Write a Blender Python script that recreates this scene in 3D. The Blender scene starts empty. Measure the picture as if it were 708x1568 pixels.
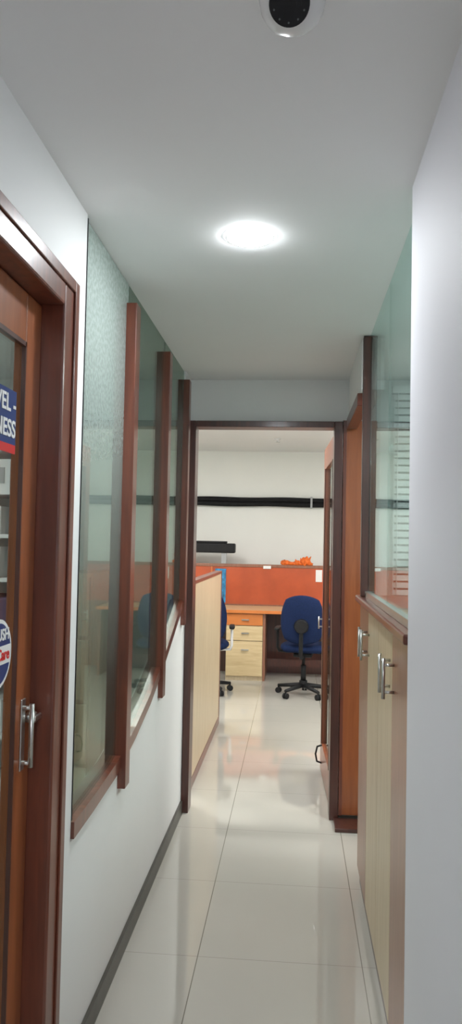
import bpy, bmesh, math, random
from mathutils import Matrix, Vector
random.seed(4)
S=bpy.context.scene
S.view_settings.view_transform='Standard'
S.view_settings.look='None'

# ------------------------------------------------------------ materials
def newmat(name):
    m=bpy.data.materials.new(name); m.use_nodes=True
    nt=m.node_tree; b=nt.nodes['Principled BSDF']; return m,nt,b
def plain(name,col,rough=.5,metal=0,noise=.04,scale=8,bump=0,emit=None,coat=0,spec=.5):
    m,nt,b=newmat(name)
    tc=nt.nodes.new('ShaderNodeTexCoord'); n=nt.nodes.new('ShaderNodeTexNoise')
    n.inputs['Scale'].default_value=scale; n.inputs['Detail'].default_value=5
    nt.links.new(tc.outputs['Object'],n.inputs['Vector'])
    r=nt.nodes.new('ShaderNodeValToRGB')
    c0=[max(0,c*(1-noise)) for c in col]; c1=[min(1,c*(1+noise)) for c in col]
    r.color_ramp.elements[0].position=.3; r.color_ramp.elements[1].position=.7
    r.color_ramp.elements[0].color=(*c0,1); r.color_ramp.elements[1].color=(*c1,1)
    nt.links.new(n.outputs['Fac'],r.inputs['Fac']); nt.links.new(r.outputs['Color'],b.inputs['Base Color'])
    b.inputs['Roughness'].default_value=rough; b.inputs['Metallic'].default_value=metal
    b.inputs['Coat Weight'].default_value=coat; b.inputs['Specular IOR Level'].default_value=spec
    if bump:
        bp=nt.nodes.new('ShaderNodeBump'); bp.inputs['Strength'].default_value=bump; bp.inputs['Distance'].default_value=.01
        nt.links.new(n.outputs['Fac'],bp.inputs['Height']); nt.links.new(bp.outputs['Normal'],b.inputs['Normal'])
    if emit:
        b.inputs['Emission Color'].default_value=(*emit[0],1); b.inputs['Emission Strength'].default_value=emit[1]
    return m
def wood(name,c0,c1,rough=.3,scale=(14,14,1.1),coat=.3):
    m,nt,b=newmat(name)
    tc=nt.nodes.new('ShaderNodeTexCoord'); mp=nt.nodes.new('ShaderNodeMapping')
    mp.inputs['Scale'].default_value=scale
    n=nt.nodes.new('ShaderNodeTexNoise'); n.inputs['Scale'].default_value=3; n.inputs['Detail'].default_value=8; n.inputs['Distortion'].default_value=.6
    r=nt.nodes.new('ShaderNodeValToRGB'); r.color_ramp.elements[0].position=.3; r.color_ramp.elements[1].position=.72
    r.color_ramp.elements[0].color=(*c0,1); r.color_ramp.elements[1].color=(*c1,1)
    nt.links.new(tc.outputs['Object'],mp.inputs['Vector']); nt.links.new(mp.outputs['Vector'],n.inputs['Vector'])
    nt.links.new(n.outputs['Fac'],r.inputs['Fac']); nt.links.new(r.outputs['Color'],b.inputs['Base Color'])
    b.inputs['Roughness'].default_value=rough; b.inputs['Coat Weight'].default_value=coat; b.inputs['Coat Roughness'].default_value=.15
    return m
def glass(name,tint,ior=1.5,film=0,filmcol=(.6,.66,.63),zfade=None,refl=(.8,.88,.84),scale=45,lo=.62):
    m,nt,b=newmat(name); nt.nodes.remove(b)
    out=nt.nodes['Material Output']
    tr=nt.nodes.new('ShaderNodeBsdfTransparent'); tr.inputs['Color'].default_value=(*tint,1)
    gl=nt.nodes.new('ShaderNodeBsdfGlossy'); gl.inputs['Roughness'].default_value=.02; gl.inputs['Color'].default_value=(*refl,1)
    fr=nt.nodes.new('ShaderNodeFresnel')
    # a thin pane: same reflectance on entering and leaving faces
    ge=nt.nodes.new('ShaderNodeNewGeometry'); ma=nt.nodes.new('ShaderNodeMath'); ma.operation='MULTIPLY_ADD'
    nt.links.new(ge.outputs['Backfacing'],ma.inputs[0]); ma.inputs[1].default_value=1/ior-ior; ma.inputs[2].default_value=ior
    nt.links.new(ma.outputs[0],fr.inputs['IOR'])
    mx=nt.nodes.new('ShaderNodeMixShader')
    nt.links.new(fr.outputs['Fac'],mx.inputs['Fac'])
    base=tr
    if film:
        df=nt.nodes.new('ShaderNodeBsdfDiffuse'); 
        tc=nt.nodes.new('ShaderNodeTexCoord'); n=nt.nodes.new('ShaderNodeTexNoise'); n.inputs['Scale'].default_value=scale; n.inputs['Detail'].default_value=4
        nt.links.new(tc.outputs['Object'],n.inputs['Vector'])
        r=nt.nodes.new('ShaderNodeValToRGB'); r.color_ramp.elements[0].position=.42; r.color_ramp.elements[1].position=.58
        r.color_ramp.elements[0].color=(*[c*lo for c in filmcol],1); r.color_ramp.elements[1].color=(*filmcol,1)
        nt.links.new(n.outputs['Fac'],r.inputs['Fac']); nt.links.new(r.outputs['Color'],df.inputs['Color'])
        m2=nt.nodes.new('ShaderNodeMixShader'); nt.links.new(tr.outputs[0],m2.inputs[1]); nt.links.new(df.outputs[0],m2.inputs[2])
        if zfade:
            sp=nt.nodes.new('ShaderNodeSeparateXYZ'); nt.links.new(tc.outputs['Object'],sp.inputs[0])
            mr=nt.nodes.new('ShaderNodeMapRange'); mr.inputs['From Min'].default_value=zfade[0]; mr.inputs['From Max'].default_value=zfade[1]
            mr.inputs['To Min'].default_value=zfade[2]; mr.inputs['To Max'].default_value=film
            nt.links.new(sp.outputs['Z'],mr.inputs['Value']); nt.links.new(mr.outputs[0],m2.inputs['Fac'])
        else: m2.inputs['Fac'].default_value=film
        base=m2
    nt.links.new(base.outputs[0],mx.inputs[1]); nt.links.new(gl.outputs[0],mx.inputs[2]); nt.links.new(mx.outputs[0],out.inputs['Surface'])
    return m
def floormat():
    m,nt,b=newmat('tile_floor'); N=nt.nodes; Lk=nt.links
    tc=N.new('ShaderNodeTexCoord'); sp=N.new('ShaderNodeSeparateXYZ'); Lk.new(tc.outputs['Object'],sp.inputs[0])
    def M(op,a,bv=None):
        n=N.new('ShaderNodeMath'); n.operation=op
        if isinstance(a,(int,float)): n.inputs[0].default_value=a
        else: Lk.new(a,n.inputs[0])
        if bv is not None:
            if isinstance(bv,(int,float)): n.inputs[1].default_value=bv
            else: Lk.new(bv,n.inputs[1])
        return n.outputs[0]
    def line(o,off,per,w):
        f=M('FRACT',M('DIVIDE',M('ADD',o,-off+20*per),per))
        d=M('ABSOLUTE',M('SUBTRACT',f,.5))
        return M('GREATER_THAN',d,.5-w/per/2)
    lx=M('MULTIPLY',line(sp.outputs['X'],-.325,.59,.0035),.85); ly=M('MULTIPLY',line(sp.outputs['Y'],2.79,.615,.003),.45)
    g=M('MAXIMUM',lx,ly)
    n=N.new('ShaderNodeTexNoise'); n.inputs['Scale'].default_value=2.2; n.inputs['Detail'].default_value=6; Lk.new(tc.outputs['Object'],n.inputs['Vector'])
    r=N.new('ShaderNodeValToRGB'); r.color_ramp.elements[0].color=(.42,.405,.365,1); r.color_ramp.elements[1].color=(.48,.46,.41,1)
    Lk.new(n.outputs['Fac'],r.inputs['Fac'])
    mx=N.new('ShaderNodeMix'); mx.data_type='RGBA'; Lk.new(g,mx.inputs[0]); Lk.new(r.outputs['Color'],mx.inputs[6]); mx.inputs[7].default_value=(.14,.13,.11,1)
    Lk.new(mx.outputs[2],b.inputs['Base Color']); b.inputs['Roughness'].default_value=.04; b.inputs['Specular IOR Level'].default_value=1.0
    return m

M_wall=plain('wall_paint_white',(.80,.805,.80),.65,noise=.01,scale=3)
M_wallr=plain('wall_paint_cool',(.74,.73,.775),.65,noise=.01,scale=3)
M_ceil=plain('ceiling_paint',(.83,.83,.83),.8,noise=.01,scale=2)
M_far=plain('far_wall_paint',(.83,.83,.79),.7,noise=.015,scale=2)
M_green=plain('room_paint_greenish',(.62,.70,.67),.7,noise=.03,scale=3)
M_floor=floormat()
M_wood=wood('mahogany_wood',(.10,.028,.017),(.185,.05,.026),.3)
M_wooddk=wood('dark_mahogany',(.045,.016,.012),(.085,.026,.017),.35)
M_woodmid=wood('brown_wood',(.15,.042,.02),(.24,.07,.03),.3)
M_woodor=wood('orange_wood',(.25,.072,.024),(.34,.105,.036),.28)
M_lamb=wood('brown_laminate',(.23,.095,.055),(.31,.135,.08),.38)
M_cream=wood('cream_laminate',(.52,.41,.26),(.62,.50,.34),.4,coat=.1)
M_creamd=wood('desk_laminate',(.58,.43,.23),(.70,.55,.32),.35,scale=(1.5,14,14))
M_base=plain('baseboard_stone',(.050,.046,.038),.35,noise=.2,scale=20)
M_black=plain('black_plastic',(.012,.012,.013),.55,noise=.2,scale=30,spec=.25)
M_pipe=plain('black_foam_wrap',(.010,.010,.011),.7,noise=.3,scale=25,bump=.6,spec=.2)
M_steel=plain('brushed_steel',(.58,.58,.56),.3,1,noise=.05,scale=60)
M_blue=plain('blue_fabric',(.008,.018,.062),.9,noise=.25,scale=120,bump=.3,spec=.2)
M_orange=plain('orange_panel_fabric',(.46,.085,.028),.3,noise=.12,scale=6)
M_orl=plain('orange_laminate',(.60,.19,.045),.4,noise=.05,scale=6)
M_cloth=plain('orange_cloth',(.75,.15,.02),.7,noise=.25,scale=30)
M_white=plain('white_plastic',(.78,.78,.77),.25,noise=.01)
M_grey=plain('grey_plastic',(.35,.36,.37),.5,noise=.05)
M_dgrey=plain('dark_grey_gloss',(.10,.12,.12),.3,noise=.05)  # for the dark sheet added behind the slats, and the camera dots
M_bluep=plain('blue_poster_print',(.03,.22,.45),.4,noise=.6,scale=25)
M_navy=plain('navy_sign',(.012,.035,.16),.35,noise=.03)
M_red=plain('red_print',(.6,.02,.02),.35,noise=.03)
M_purple=plain('purple_fabric',(.10,.06,.12),.8,noise=.1)
M_led=plain('led_diffuser',(1,1,1),.5,emit=((.93,.97,1),255))
M_panel=plain('fill_panel_office',(1,1,1),.5,emit=((1,.98,.95),36))  # glow of the unseen panels added to light the office
M_panelg=plain('fill_panel_cool',(1,1,1),.5,emit=((.95,1,.98),17))  # glow of the fill panels added in the left room
M_panelg2=plain('fill_panel_cool_bright',(1,1,1),.5,emit=((.95,1,.99),38))  # stronger glow of the fill panel added in the right room
M_panelh=plain('fill_panel_hall',(1,1,1),.5,emit=((.97,.98,1),14))  # glow of the fill panel added behind the camera
M_gl_l=glass('tinted_glass_left',(.68,.74,.69),1.52,film=.55,filmcol=(.66,.75,.72),zfade=(1.0,2.3,.04),refl=(.65,.74,.68),scale=70,lo=.80)
M_gl_l2=glass('tinted_glass_plain',(.66,.73,.69),1.52,film=.06,filmcol=(.5,.6,.57),refl=(.65,.74,.68))
M_gl_r=glass('tinted_glass_right',(.90,.96,.95),1.42,film=.04,filmcol=(.6,.74,.72),refl=(.75,.88,.86),lo=.95)
M_gl_d=glass('door_glass',(.93,.96,.95),1.4,refl=(.7,.75,.73))
M_blind=plain('blind_slat',(.78,.81,.81),.5,noise=.02)

# ------------------------------------------------------------ helpers
def link(o,parent=None,mat=None,smooth=False):
    S.collection.objects.link(o)
    if parent: o.parent=parent
    if mat: o.data.materials.append(mat)
    if smooth:
        for p in o.data.polygons: p.use_smooth=True
    return o
def empty(name,loc=(0,0,0),rz=0):
    e=bpy.data.objects.new(name,None); e.location=loc; e.rotation_euler[2]=rz; e.empty_display_size=.1
    S.collection.objects.link(e); return e
def addbev(o,w,seg=2):
    if w:
        m=o.modifiers.new('bevel','BEVEL'); m.width=w; m.segments=seg; m.limit_method='ANGLE'; m.angle_limit=.6
    return o
def boxes(name,bl,mat,parent=None,bev=0):
    bm=bmesh.new()
    for (x0,x1,y0,y1,z0,z1) in bl:
        r=bmesh.ops.create_cube(bm,size=1)
        for v in r['verts']:
            v.co=Vector(((x0+x1)/2+v.co.x*(x1-x0),(y0+y1)/2+v.co.y*(y1-y0),(z0+z1)/2+v.co.z*(z1-z0)))
    me=bpy.data.meshes.new(name); bm.to_mesh(me); bm.free()
    return addbev(link(bpy.data.objects.new(name,me),parent,mat),bev)
def box(name,x0,x1,y0,y1,z0,z1,mat,parent=None,bev=0): return boxes(name,[(x0,x1,y0,y1,z0,z1)],mat,parent,bev)
def prismX(name,pts,x0,x1,mat,parent=None,bev=0):
    bm=bmesh.new(); a=[bm.verts.new((x0,y,z)) for y,z in pts]; b=[bm.verts.new((x1,y,z)) for y,z in pts]
    n=len(pts); bm.faces.new(a); bm.faces.new(b[::-1])
    for i in range(n): bm.faces.new((a[i],b[i],b[(i+1)%n],a[(i+1)%n]))
    bmesh.ops.recalc_face_normals(bm,faces=bm.faces)
    me=bpy.data.meshes.new(name); bm.to_mesh(me); bm.free()
    return addbev(link(bpy.data.objects.new(name,me),parent,mat),bev)
def cyl(name,p0,p1,r,mat,parent=None,r2=None,seg=24,bev=0):
    p0=Vector(p0); p1=Vector(p1); d=p1-p0
    bm=bmesh.new(); bmesh.ops.create_cone(bm,cap_ends=True,segments=seg,radius1=r,radius2=r if r2 is None else r2,depth=d.length)
    bm.transform(Matrix.Translation((p0+p1)/2)@d.to_track_quat('Z','Y').to_matrix().to_4x4())
    me=bpy.data.meshes.new(name); bm.to_mesh(me); bm.free()
    o=link(bpy.data.objects.new(name,me),parent,mat)
    for p in o.data.polygons: p.use_smooth=len(p.vertices)==4
    return addbev(o,bev)
def lathe(name,prof,mat,parent=None,loc=(0,0,0),seg=40):
    bm=bmesh.new(); rings=[]
    for r,z in prof:
        rings.append([bm.verts.new((loc[0]+r*math.cos(2*math.pi*i/seg),loc[1]+r*math.sin(2*math.pi*i/seg),loc[2]+z)) for i in range(seg)] if r>1e-6 else [bm.verts.new((loc[0],loc[1],loc[2]+z))])
    for a,b in zip(rings,rings[1:]):
        for i in range(seg):
            j=(i+1)%seg
            q=[a[i%len(a)],a[j%len(a)],b[j%len(b)],b[i%len(b)]]
            u=[]
            for v in q:
                if v not in u: u.append(v)
            if len(u)>2: bm.faces.new(u)
    bmesh.ops.recalc_face_normals(bm,faces=bm.faces)
    me=bpy.data.meshes.new(name); bm.to_mesh(me); bm.free()
    return link(bpy.data.objects.new(name,me),parent,mat,True)
def tube(name,pts,r,mat,parent=None):
    cu=bpy.data.curves.new(name,'CURVE'); cu.dimensions='3D'; cu.bevel_depth=r; cu.bevel_resolution=4; cu.use_fill_caps=True
    s=cu.splines.new('POLY'); s.points.add(len(pts)-1)
    for i,p in enumerate(pts): s.points[i].co=(*p,1)
    o=bpy.data.objects.new(name,cu); S.collection.objects.link(o); cu.materials.append(mat)
    if parent: o.parent=parent
    return o
def cushion(name,w,h,t,mat,parent,T,bend=0.,n=14,taper=0.):
    bm=bmesh.new(); G=[[],[]]
    for side in (0,1):
        for i in range(n+1):
            row=[]
            for j in range(n+1):
                u=math.sin((i/n-.5)*math.pi); v=math.sin((j/n-.5)*math.pi)
                k=.36
                x=u*math.sqrt(1-k*v*v); z=v*math.sqrt(1-k*u*u)
                m=max(abs(u),abs(v)); th=(1-m**5)**.5 if m<1 else 0
                y=(1 if side else -1)*t/2*th + bend*u*u
                row.append(bm.verts.new((x*w/2*(1-taper*z),y,z*h/2)))
            G[side].append(row)
    for side in (0,1):
        for i in range(n):
            for j in range(n):
                g=G[side]; bm.faces.new((g[i][j],g[i+1][j],g[i+1][j+1],g[i][j+1]))
    bmesh.ops.remove_doubles(bm,verts=bm.verts,dist=.0005)
    bmesh.ops.recalc_face_normals(bm,faces=bm.faces)
    bm.transform(T)
    me=bpy.data.meshes.new(name); bm.to_mesh(me); bm.free()
    return link(bpy.data.objects.new(name,me),parent,mat,True)

# ------------------------------------------------------------ constants
XL=-.605; XR=.29; ZC=2.43; YD=4.28; YF=9.4; ZF=2.64
WY=2.09; WE=4.07
# ------------------------------------------------------------ shell
box('floor',-3.1,3.1,-2.6,YF+.1,-.1,0,M_floor)
box('ceiling',-3.1,3.1,-2.6,YD+.02,ZC,ZC+.1,M_ceil)
box('ceiling_office',-3.1,3.1,YD+.02,YF+.1,ZF,ZF+.1,M_ceil)
sill=[(WY,.695),(2.3,.70),(2.6,.715),(2.9,.765),(3.2,.835),(3.5,.935),(3.8,1.055),(WE,1.165)]
prismX('wall_left',[(YD,0),(WY,0)]+sill+[(WE,ZC),(YD,ZC)],XL-.075,XL,M_wall)
boxes('wall_left_near',[(XL-.075,XL,1.95,WY,0,ZC),(XL-.075,XL,.72,1.95,2.175,ZC),(XL-.075,XL,-2.6,.72,0,ZC)],M_wall)
box('wall_right',XR,XR+.12,-2.6,1.96,0,ZC,M_wallr)
box('wall_right_header',XR,XR+.10,3.42,4.22,2.20,ZC,M_wall)
box('wall_back',-3.1,3.1,-2.7,-2.6,0,ZC,M_wall)
boxes('wall_front',[(-3.1,XL-.005,YD,YD+.1,0,ZF),(XL-.005,.262,YD,YD+.1,2.185,ZF),(.262,.45,YD+.03,YD+.1,0,ZF),(.262,.45,YD,YD+.03,2.20,ZF),(.45,3.1,YD,YD+.1,0,ZF)],M_wall)
box('wall_far',-3.1,3.1,YF,YF+.1,0,ZF,M_far)
box('wall_outer_left',-3.2,-3.1,-2.6,YF,0,ZF,M_green)
box('wall_outer_right',3.1,3.2,-2.6,YF,0,ZF,M_green)
box('wall_partition_store',XR+.12,3.1,1.86,1.96,0,ZC,M_green)
box('baseboard_left',XL,XL+.012,2.0,YD-.07,0,.07,M_base)
box('baseboard_left_near',XL,XL+.012,-2.6,.70,0,.07,M_base)
box('baseboard_right',XR-.012,XR,-2.6,1.95,0,.07,M_base)

# ------------------------------------------------------------ left glazing
w1=empty('window_1')
gx=XL-.014
def glasspoly(y0,y1):
    def zs(y):
        for (a,za),(b,zb) in zip(sill,sill[1:]):
            if a<=y<=b: return za+(zb-za)*(y-a)/(b-a)
        return sill[-1][1]
    ys=[y0]+[y for y,_ in sill if y0<y<y1]+[y1]
    return [(y,zs(y)+.01) for y in ys]+[(y1,ZC-.002),(y0,ZC-.002)]
prismX('glass_pane_1',glasspoly(WY+.005,2.68),gx-.004,gx+.004,M_gl_l,w1)
prismX('glass_pane_2',glasspoly(2.69,3.45),gx-.004,gx+.004,M_gl_l2,w1)
prismX('glass_pane_3',glasspoly(3.46,WE-.005),gx-.004,gx+.004,M_gl_l2,w1)
prismX('bottom_rail',[(y,z-.024) for y,z in sill]+[(y,z+.022) for y,z in sill[::-1]],XL-.06,XL+.010,M_wood,w1)
box('edge_bead',XL-.02,XL+.002,WY,WY+.006,.72,ZC-.01,M_black,w1)
box('post_1',XL-.05,XL+.028,2.65,2.72,.63,ZC-.075,M_wood,w1,.003)
box('post_2',XL-.05,XL+.022,3.42,3.49,.79,ZC-.055,M_wood,w1,.003)
box('post_3',XL-.05,XL+.022,4.065,4.13,1.05,ZC-.045,M_wood,w1,.003)

# ------------------------------------------------------------ left door (glazed, closed)
d1=empty('door_1')
fy1=1.945; fy0=.74
boxes('frame',[(XL-.075,XL+.02,fy1-.10,fy1,0,2.17),(XL-.075,XL+.02,fy0,fy0+.10,0,2.17),(XL-.075,XL+.02,fy0+.1,fy1-.1,2.09,2.17)],M_wood,d1,.006)
boxes('casing_bead',[(XL+.02,XL+.026,fy1-.03,fy1+.003,0,2.175),(XL+.02,XL+.026,fy0,fy1-.03,2.145,2.175)],M_wood,d1,.002)
lx0,lx1=XL-.070,XL-.040
ly0,ly1=fy0+.1,fy1-.1
boxes('leaf_frame',[(lx0,lx1,ly1-.105,ly1,.01,2.088),(lx0,lx1,ly0,ly0+.12,.01,2.088),(lx0,lx1,ly0+.12,ly1-.105,1.965,2.088),(lx0,lx1,ly0+.12,ly1-.105,.01,.16)],M_woodor,d1,.004)
boxes('glazing_bead',[(lx1-.008,lx1+.002,ly1-.110,ly1-.104,.16,1.967),(lx1-.008,lx1+.002,ly0+.12,ly1-.104,1.956,1.967)],M_wooddk,d1)
box('door_glass',lx1-.016,lx1-.010,ly0+.12,ly1-.105,.16,1.965,M_gl_d,d1)
hy=ly1-.055
boxes('handle_plate',[(lx1,lx1+.004,hy-.013,hy+.013,.945,1.115)],M_steel,d1,.002)
cyl('pull_bar',(lx1+.026,hy-.006,.955),(lx1+.026,hy-.006,1.105),.006,M_steel,d1)
cyl('pull_stub_top',(lx1,hy-.006,1.095),(lx1+.026,hy-.006,1.095),.005,M_steel,d1)
cyl('pull_stub_low',(lx1,hy-.006,.965),(lx1+.026,hy-.006,.965),.005,M_steel,d1)
cyl('lock_cylinder',(lx1,hy+.032,1.065),(lx1+.024,hy+.032,1.065),.014,M_steel,d1,bev=.003)
box('lock_lever',lx1+.022,lx1+.030,hy+.010,hy+.056,1.058,1.072,M_steel,d1,.003)
def text(name,body,size,loc,mat,parent,align='RIGHT'):
    cu=bpy.data.curves.new(name,'FONT'); cu.body=body; cu.size=size; cu.align_x=align; cu.extrude=.0008; cu.offset=size*.02
    o=bpy.data.objects.new(name,cu); S.collection.objects.link(o); o.location=loc; o.rotation_euler=(math.pi/2,0,math.pi/2)
    cu.materials.append(mat); o.parent=parent; return o
sg=empty('door_sign'); sg.parent=d1
gxs=lx1-.010
box('sign_board',gxs,gxs+.003,1.22,1.708,1.715,1.840,M_navy,sg)
box('sign_red_band',gxs,gxs+.0032,1.22,1.708,1.695,1.715,M_red,sg)
text('sign_text_top','TRAVEL -',.055,(gxs+.004,1.704,1.790),M_white,sg)
text('sign_text_low','BUSINESS',.055,(gxs+.004,1.704,1.732),M_white,sg)
cyl('sticker_border',(gxs,1.650,1.24),(gxs+.002,1.650,1.24),.078,M_white,sg,seg=48)
cyl('sticker_disc',(gxs,1.650,1.24),(gxs+.003,1.650,1.24),.069,M_navy,sg,seg=48)
box('sticker_band',gxs,gxs+.0036,1.58,1.717,1.215,1.257,M_white,sg)
text('sticker_text','PUSH',.036,(gxs+.004,1.705,1.27),M_white,sg)
text('sticker_text_red','Care',.036,(gxs+.004,1.71,1.225),M_red,sg)

# ------------------------------------------------------------ end door
d2=empty('door_2')
boxes('frame',[(XL+.002,XL+.042,YD-.06,YD+.06,0,2.185),(.212,.26,YD-.06,YD+.06,0,2.185),(XL+.042,.212,YD-.06,YD+.06,2.15,2.185)],M_wooddk,d2,.003)
lf=empty('leaf',(.222,YD+.075,0),math.radians(2.0)); lf.parent=d2
W=.80
boxes('leaf_frame',[(0,.038,0,.11,.012,2.14),(0,.038,W-.11,W,.012,2.14),(0,.038,.11,W-.11,2.0,2.14),(0,.038,.11,W-.11,.012,.2)],M_woodmid,lf,.003)
boxes('bead',[(-.004,.0,.10,.115,.2,2.0),(-.004,.0,W-.115,W-.10,.2,2.0)],M_wooddk,lf)
box('leaf_glass',.015,.022,.11,W-.11,.2,2.0,M_gl_d,lf)
boxes('hinges',[(-.006,0,-.012,.02,1.86,1.96),(-.006,0,-.012,.02,1.02,1.12),(-.006,0,-.012,.02,.22,.32)],M_steel,lf)
tube('door_stopper',[(0,W-.15,.20),(-.03,W-.15,.19),(-.04,W-.14,.14),(-.03,W-.13,.09),(0,W-.13,.08)],.006,M_black,lf)
cyl('handle_bar',(-.025,W-.06,.94),(-.025,W-.06,1.02),.005,M_steel,lf)
boxes('handle_stub',[(-.025,0,W-.065,W-.055,.95,.958),(-.025,0,W-.065,W-.055,1.0,1.008)],M_steel,lf)

d3=empty('door_3')
box('header_trim',XR-.012,XR+.045,3.50,4.21,2.14,2.20,M_wood,d3,.003)
box('jamb_panel',.268,.448,YD-.055,YD+.02,.03,2.19,M_woodor,d3,.004)
box('panel_edge_strip',.262,.28,YD-.062,YD-.055,.03,2.19,M_wood,d3,.001)
box('threshold',.235,.44,4.05,YD-.07,0,.02,M_wooddk,d3,.003)

# ------------------------------------------------------------ right cabinet + glazing
c=empty('storage_cabinet')
CX=.302; ed=[1.975,2.352,2.728,3.104,3.48]
box('carcass',CX+.02,.60,1.975,3.48,.0,1.245,M_lamb,c)
cm=[M_lamb,M_cream,M_cream,M_lamb]
for i in range(4):
    box('cabinet_door_%d'%(i+1),CX,CX+.019,ed[i]+.002,ed[i+1]-.002,.075,1.24,cm[i],c,.0015)
box('kick_plate',CX+.012,CX+.02,1.975,3.48,0,.07,M_wooddk,c)
box('counter_top',CX-.022,.62,1.97,3.50,1.247,1.275,M_wood,c,.006)
for i,y in enumerate((2.352-.05,2.352+.05,3.104-.05,3.104+.05)):
    cyl('handle_bar_%d'%(i+1),(CX-.032,y,1.045),(CX-.032,y,1.165),.0055,M_steel,c)
    for k,z in enumerate((1.065,1.145)): cyl('handle_stub_%d_%d'%(i+1,k),(CX-.032,y,z),(CX,y,z),.0045,M_steel,c)
w2=empty('window_2')
GR=.322
box('glass_pane_1',GR,GR+.008,1.965,2.68,1.29,ZC-.002,M_gl_r,w2)
box('glass_pane_2',GR,GR+.008,2.683,3.36,1.29,ZC-.002,M_gl_r,w2)
box('bottom_channel',GR-.012,GR+.02,1.965,3.36,1.276,1.30,M_steel,w2)
box('post',CX-.010,GR+.008,3.36,3.40,1.276,ZC-.004,M_wooddk,w2,.002)
bl=empty('window_blind')
box('dark_backing',.55,1.43,YD-.02,YD-.012,1.16,2.36,M_dgrey,bl)  # dark sheet added so the gaps between slats read dark
boxes('slats',[(.54,1.45,YD-.045,YD-.03,1.15+i*.04,1.15+i*.04+.029) for i in range(30)],M_blind,bl)
box('head_rail',.53,1.46,YD-.06,YD-.012,2.345,2.385,M_blind,bl)
cyl('pull_cord',(.56,YD-.055,1.0),(.56,YD-.055,2.35),.003,M_white,bl)

# ------------------------------------------------------------ left room contents
fc=empty('filing_cabinet')
box('body',-1.34,-1.02,3.80,4.22,0,1.33,M_cream,fc,.004)
boxes('drawer_fronts',[(-1.33,-1.03,3.78,3.80,.05+i*.32,.05+i*.32+.30) for i in range(4)],M_cream,fc,.003)
boxes('drawer_pulls',[(-1.24,-1.12,3.765,3.78,.22+i*.32,.235+i*.32) for i in range(4)],M_steel,fc)
sh=empty('file_rack')
boxes('rack_frame',[(-2.2,-2.17,3.7,4.1,0,2.0),(-1.40,-1.37,3.7,4.1,0,2.0)]+[(-2.17,-1.40,3.7,4.1,z,z+.02) for z in (.1,.5,.9,1.28,1.5,1.72,1.94)],M_white,sh)
bx=[]
for z in (.12,.52,1.30,1.52,1.74):
    x=-2.15
    while x<-1.5:
        w=random.uniform(.05,.09); bx.append((x,x+w,3.74,4.05,z,z+random.uniform(.14,.17))); x+=w+.012
boxes('binders',bx,M_white,sh,.003)
boxes('binder_labels',[((b[0]+b[1])/2-.015,(b[0]+b[1])/2+.015,3.735,3.74,b[4]+.04,b[4]+.12) for b in bx],M_grey,sh)
boxes('purple_boxes',[(-2.1,-1.42,3.72,4.05,.92,1.2)],M_purple,sh,.01)

# ------------------------------------------------------------ office: partition left
cp=empty('cubicle_partition')
PX0,PX1=-.648,-.602
box('panel',PX0,PX1,4.62,6.30,.06,1.245,M_cream,cp)
boxes('trim_frame',[(PX0-.004,PX1+.004,4.60,4.625,0,1.265),(PX0-.004,PX1+.004,6.295,6.32,0,1.265),(PX0-.004,PX1+.004,4.625,6.295,1.243,1.265),(PX0-.003,PX1+.003,4.625,6.295,0,.065)],M_wood,cp,.002)

# desk
dk=empty('office_desk')
DY=8.28
box('desk_top',-1.9,.95,DY,8.93,.735,.765,M_creamd,dk,.004)
box('front_edge',-1.9,.95,DY-.006,DY,.733,.767,M_orl,dk)
box('modesty_panel',-1.9,.95,8.88,8.90,.0,.735,M_wooddk,dk)
box('pedestal_body',-.73,-.325,DY+.04,8.75,.0,.733,M_cream,dk,.002)
box('drawer_top',-.725,-.33,DY+.02,DY+.04,.60,.725,M_orl,dk,.003)
box('drawer_mid',-.725,-.33,DY+.02,DY+.04,.435,.592,M_creamd,dk,.003)
box('drawer_low',-.725,-.33,DY+.02,DY+.04,.05,.427,M_creamd,dk,.003)
boxes('drawer_handles',[(-.56,-.48,DY-.0,DY+.01,.655,.668),(-.56,-.48,DY,DY+.01,.51,.523),(-.56,-.48,DY,DY+.01,.33,.343)]+[(-.56,-.555,DY+.01,DY+.02,z,z+.01) for z in (.656,.511,.331)]+[(-.485,-.48,DY+.01,DY+.02,z,z+.01) for z in (.656,.511,.331)],M_steel,dk)
box('side_panel',-.325,-.30,DY+.03,8.88,0,.733,M_lamb,dk)
box('end_panel',.90,.93,DY+.03,8.88,0,.733,M_lamb,dk)
box('foot_rest',-.29,.89,8.6,8.62,.12,.2,M_wooddk,dk)

dp=empty('desk_partition')
box('fabric_panel',-2.1,1.4,8.955,8.985,.78,1.215,M_orange,dp)
box('lower_panel',-2.1,1.4,8.955,8.985,.0,.78,M_lamb,dp)
boxes('top_trim',[(-2.12,1.42,8.945,8.995,1.215,1.25),(-2.12,-2.1,8.945,8.995,0,1.215),(1.4,1.42,8.945,8.995,0,1.215)],M_lamb,dp,.004)
boxes('trim_joint',[(-.98,-.965,8.948,8.955,.78,1.215),(.42,.435,8.948,8.955,.78,1.215)],M_orl,dp)
boxes('paper_note',[(.255,.33,8.95,8.954,1.06,1.20),(-.36,-.27,8.94,8.944,1.20,1.235)],M_white,dp)
box('poster',-.93,-.80,8.945,8.95,.79,1.19,M_bluep,dp)

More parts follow.
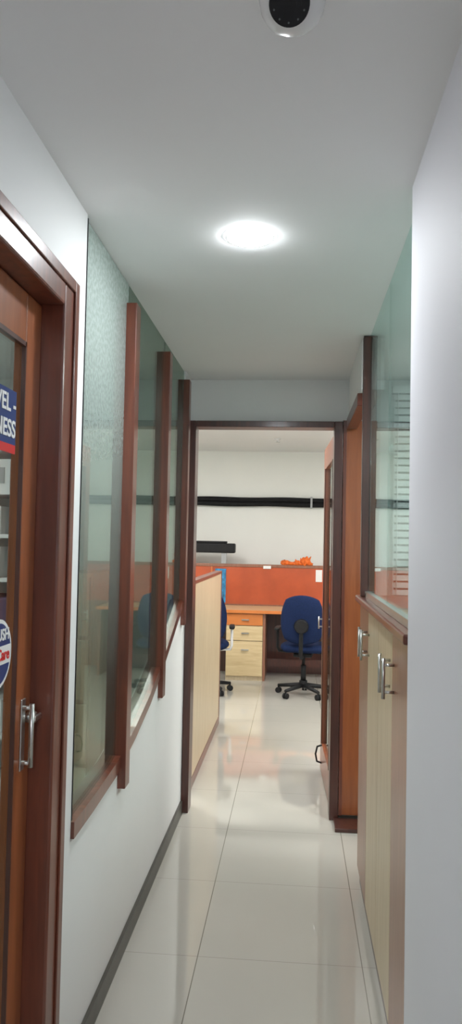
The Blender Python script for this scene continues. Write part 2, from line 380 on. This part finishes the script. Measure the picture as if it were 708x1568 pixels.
bm=bmesh.new()
for k in range(9):
    cxx=-.12+k*.038; r=bmesh.ops.create_icosphere(bm,subdivisions=3,radius=1)
    sx=random.uniform(.03,.055); sz=random.uniform(.018,.035)+(.035 if k in(6,7) else 0)
    for v in r['verts']:
        q=1+.22*math.sin(v.co.x*7+k)*math.cos(v.co.z*6+k*2)+.12*math.sin(v.co.y*11)
        v.co=Vector((cxx+v.co.x*sx*q,8.97+v.co.y*.04*q,1.25+.7*sz+max(v.co.z,-.7)*sz*q))
for k in range(4):
    r=bmesh.ops.create_cone(bm,segments=10,radius1=.022,radius2=.004,depth=.07,cap_ends=True)
    a=(-.5+k*.35)
    for v in r['verts']: v.co=Matrix.Rotation(a,3,'Y')@v.co+Vector((.03+k*.05,8.97,1.29+.012*k))
me=bpy.data.meshes.new('orange_cloth_bundle'); bm.to_mesh(me); bm.free()
link(bpy.data.objects.new('orange_cloth_bundle',me),None,M_cloth,True)

du=empty('wall_pipe')
for nm,z,r,ph in (('pipe_upper',2.034,.032,0),('pipe_lower',1.982,.030,1.3)):
    tube(nm,[(-3.05+i*.1,9.345,z+.004*math.sin(i*.7+ph)) for i in range(62)],r,M_pipe,du)
boxes('brackets',[(x-.012,x+.012,9.305,YF,1.94,2.08) for x in (-2.4,.20,1.6)],M_grey,du,.002)

bk=empty('black_equipment_case')
box('case',-1.32,-.70,8.93,9.08,1.375,1.49,M_black,bk,.015)
box('case_lid',-1.30,-.80,8.94,9.07,1.49,1.515,M_black,bk,.008)
boxes('support',[(-.86,-.80,8.95,8.99,1.251,1.375),(-1.25,-1.19,8.95,8.99,1.251,1.375)],M_grey,bk)

# ------------------------------------------------------------ chairs
def chair(name,loc,rz,arm=None):
    arm=arm or M_black
    e=empty(name,(loc[0],loc[1],0),rz)
    for i in range(5):
        a=2*math.pi*i/5+.35; ca,sa=math.cos(a),math.sin(a)
        cyl('base_leg_%d'%(i+1),(0,0,.105),(ca*.27,sa*.27,.075),.026,M_black,e,r2=.015,seg=12)
        cyl('caster_stem_%d'%(i+1),(ca*.265,sa*.265,.05),(ca*.265,sa*.265,.085),.009,M_black,e,seg=10)
        for k,s in enumerate((-1,1)):
            o=Vector((ca*.265-sa*s*.014,sa*.265+ca*s*.014,.028)); t=Vector((-sa,ca,0))*.010
            cyl('caster_wheel_%d_%d'%(i+1,k),o-t,o+t,.028,M_black,e,seg=20,bev=.004)
    cyl('hub',(0,0,.08),(0,0,.15),.04,M_black,e,bev=.004)
    cyl('gas_lift',(0,0,.14),(0,0,.30),.026,M_black,e); cyl('gas_piston',(0,0,.30),(0,0,.40),.016,M_black,e)
    box('mechanism',-.09,.09,-.13,.11,.39,.43,M_black,e,.01)
    cushion('seat',.47,.46,.095,M_blue,e,Matrix.Translation((0,.03,.475))@Matrix.Rotation(math.pi/2,4,'X'))
    tube('back_spine',[(0,-.08,.40),(0,-.24,.405),(0,-.30,.44),(0,-.315,.52),(0,-.305,.72)],.020,M_black,e)
    T=Matrix.Translation((0,-.235,.765))@Matrix.Rotation(math.radians(4),4,'X')
    cushion('back_rest',.42,.48,.075,M_blue,e,T,bend=.03,taper=.04)
    cyl('back_knob',(0,-.295,.71),(0,-.335,.71),.072,M_black,e,r2=.058,seg=32)
    for s in (-1,1):
        tube('arm_frame_%s'%('l' if s<0 else 'r'),[(s*.14,.0,.425),(s*.245,.0,.43),(s*.26,-.02,.47),(s*.26,-.03,.64)],.014,arm,e)
        cushion('arm_pad_%s'%('l' if s<0 else 'r'),.06,.27,.035,M_black,e,Matrix.Translation((s*.26,.0,.655))@Matrix.Rotation(math.pi/2,4,'X'))
    return e
chair('office_chair',(.11,7.62),math.radians(-6))
chair('office_chair',(-.87,7.62),math.radians(4),M_white)

# ------------------------------------------------------------ ceiling fittings
for (x,y) in ((-.15,2.26),(-.15,-.55)):
    cl=empty('ceiling_downlight')
    lathe('rim',[(.073,0),(.075,-.002),(.073,-.003),(.069,-.003)],M_white,cl,(x,y,ZC-.001))
    lathe('diffuser',[(.070,-.003),(.062,-.007),(.042,-.010),(.02,-.012),(0,-.0125)],M_led,cl,(x,y,ZC-.001))
dc=empty('security_dome_camera')
DXc,DYc=-.018,1.225
lathe('dome_shell',[(.055,0),(.056,-.008),(.056,-.026),(.053,-.044),(.043,-.062),(.026,-.073),(0,-.077)],M_white,dc,(DXc,DYc,ZC-.0005))
ax=Vector((-.05,-.70,-.70)).normalized()
p=Vector((DXc-.002,DYc-.006,ZC-.030))
cyl('lens_housing',p,p+ax*.050,.033,M_black,dc,seg=40,bev=.003)
cyl('lens_ring',p+ax*.050,p+ax*.053,.020,M_black,dc,seg=32)
cyl('lens_glass',p+ax*.053,p+ax*.055,.012,M_black,dc,seg=32)
for k in range(10):
    a=2*math.pi*k/10; u=ax.orthogonal().normalized(); w=ax.cross(u)
    q=p+ax*.05+(u*math.cos(a)+w*math.sin(a))*.0255
    cyl('ir_led_%d'%k,q,q+ax*.0012,.0015,M_dgrey,dc,seg=10)
sp=empty('ceiling_sprinkler')
lathe('rose',[(.035,0),(.035,-.008),(.012,-.014),(.012,-.035),(.024,-.038),(.024,-.042),(0,-.043)],M_white,sp,(-.20,8.2,ZF-.0005))
def panel(x,y,z,m):  # added light source shaped as a panel, placed out of view
    e=empty('added_fill_panel')
    box('fill_frame',x-.31,x+.31,y-.31,y+.31,z-.018,z-.001,M_white,e)
    box('fill_emitter',x-.285,x+.285,y-.285,y+.285,z-.022,z-.018,m,e)
for (x,y) in ((-1.4,5.3),(.0,5.1),(1.4,5.3),(-1.5,7.0),(1.5,7.0)): panel(x,y,ZF,M_panel)  # office fill, added and kept hidden above the lintel
panel(-1.9,2.6,ZC,M_panelg); panel(1.3,3.1,ZC,M_panelg2); panel(-1.9,.6,ZC,M_panelg)  # unseen fill added to brighten what shows through the side glass
panel(-.15,-1.7,ZC,M_panelh)  # added fill behind the camera, lifts corridor walls and ceiling

# ------------------------------------------------------------ world, camera
wd=bpy.data.worlds.new('world'); S.world=wd; wd.use_nodes=True
wd.node_tree.nodes['Background'].inputs[0].default_value=(.6,.65,.7,1); wd.node_tree.nodes['Background'].inputs[1].default_value=.2
cam=bpy.data.cameras.new('camera'); co=bpy.data.objects.new('camera',cam); S.collection.objects.link(co)
cam.sensor_fit='VERTICAL'; cam.sensor_height=36; cam.lens=36*1160/1568; cam.clip_start=.02
co.matrix_world=Matrix.Translation((0,0,1.5))@Matrix.Rotation(.0842459,4,'Z')@Matrix.Rotation(math.pi/2+.04036138,4,'X')@Matrix.Rotation(.01995588,4,'Z')
S.camera=co
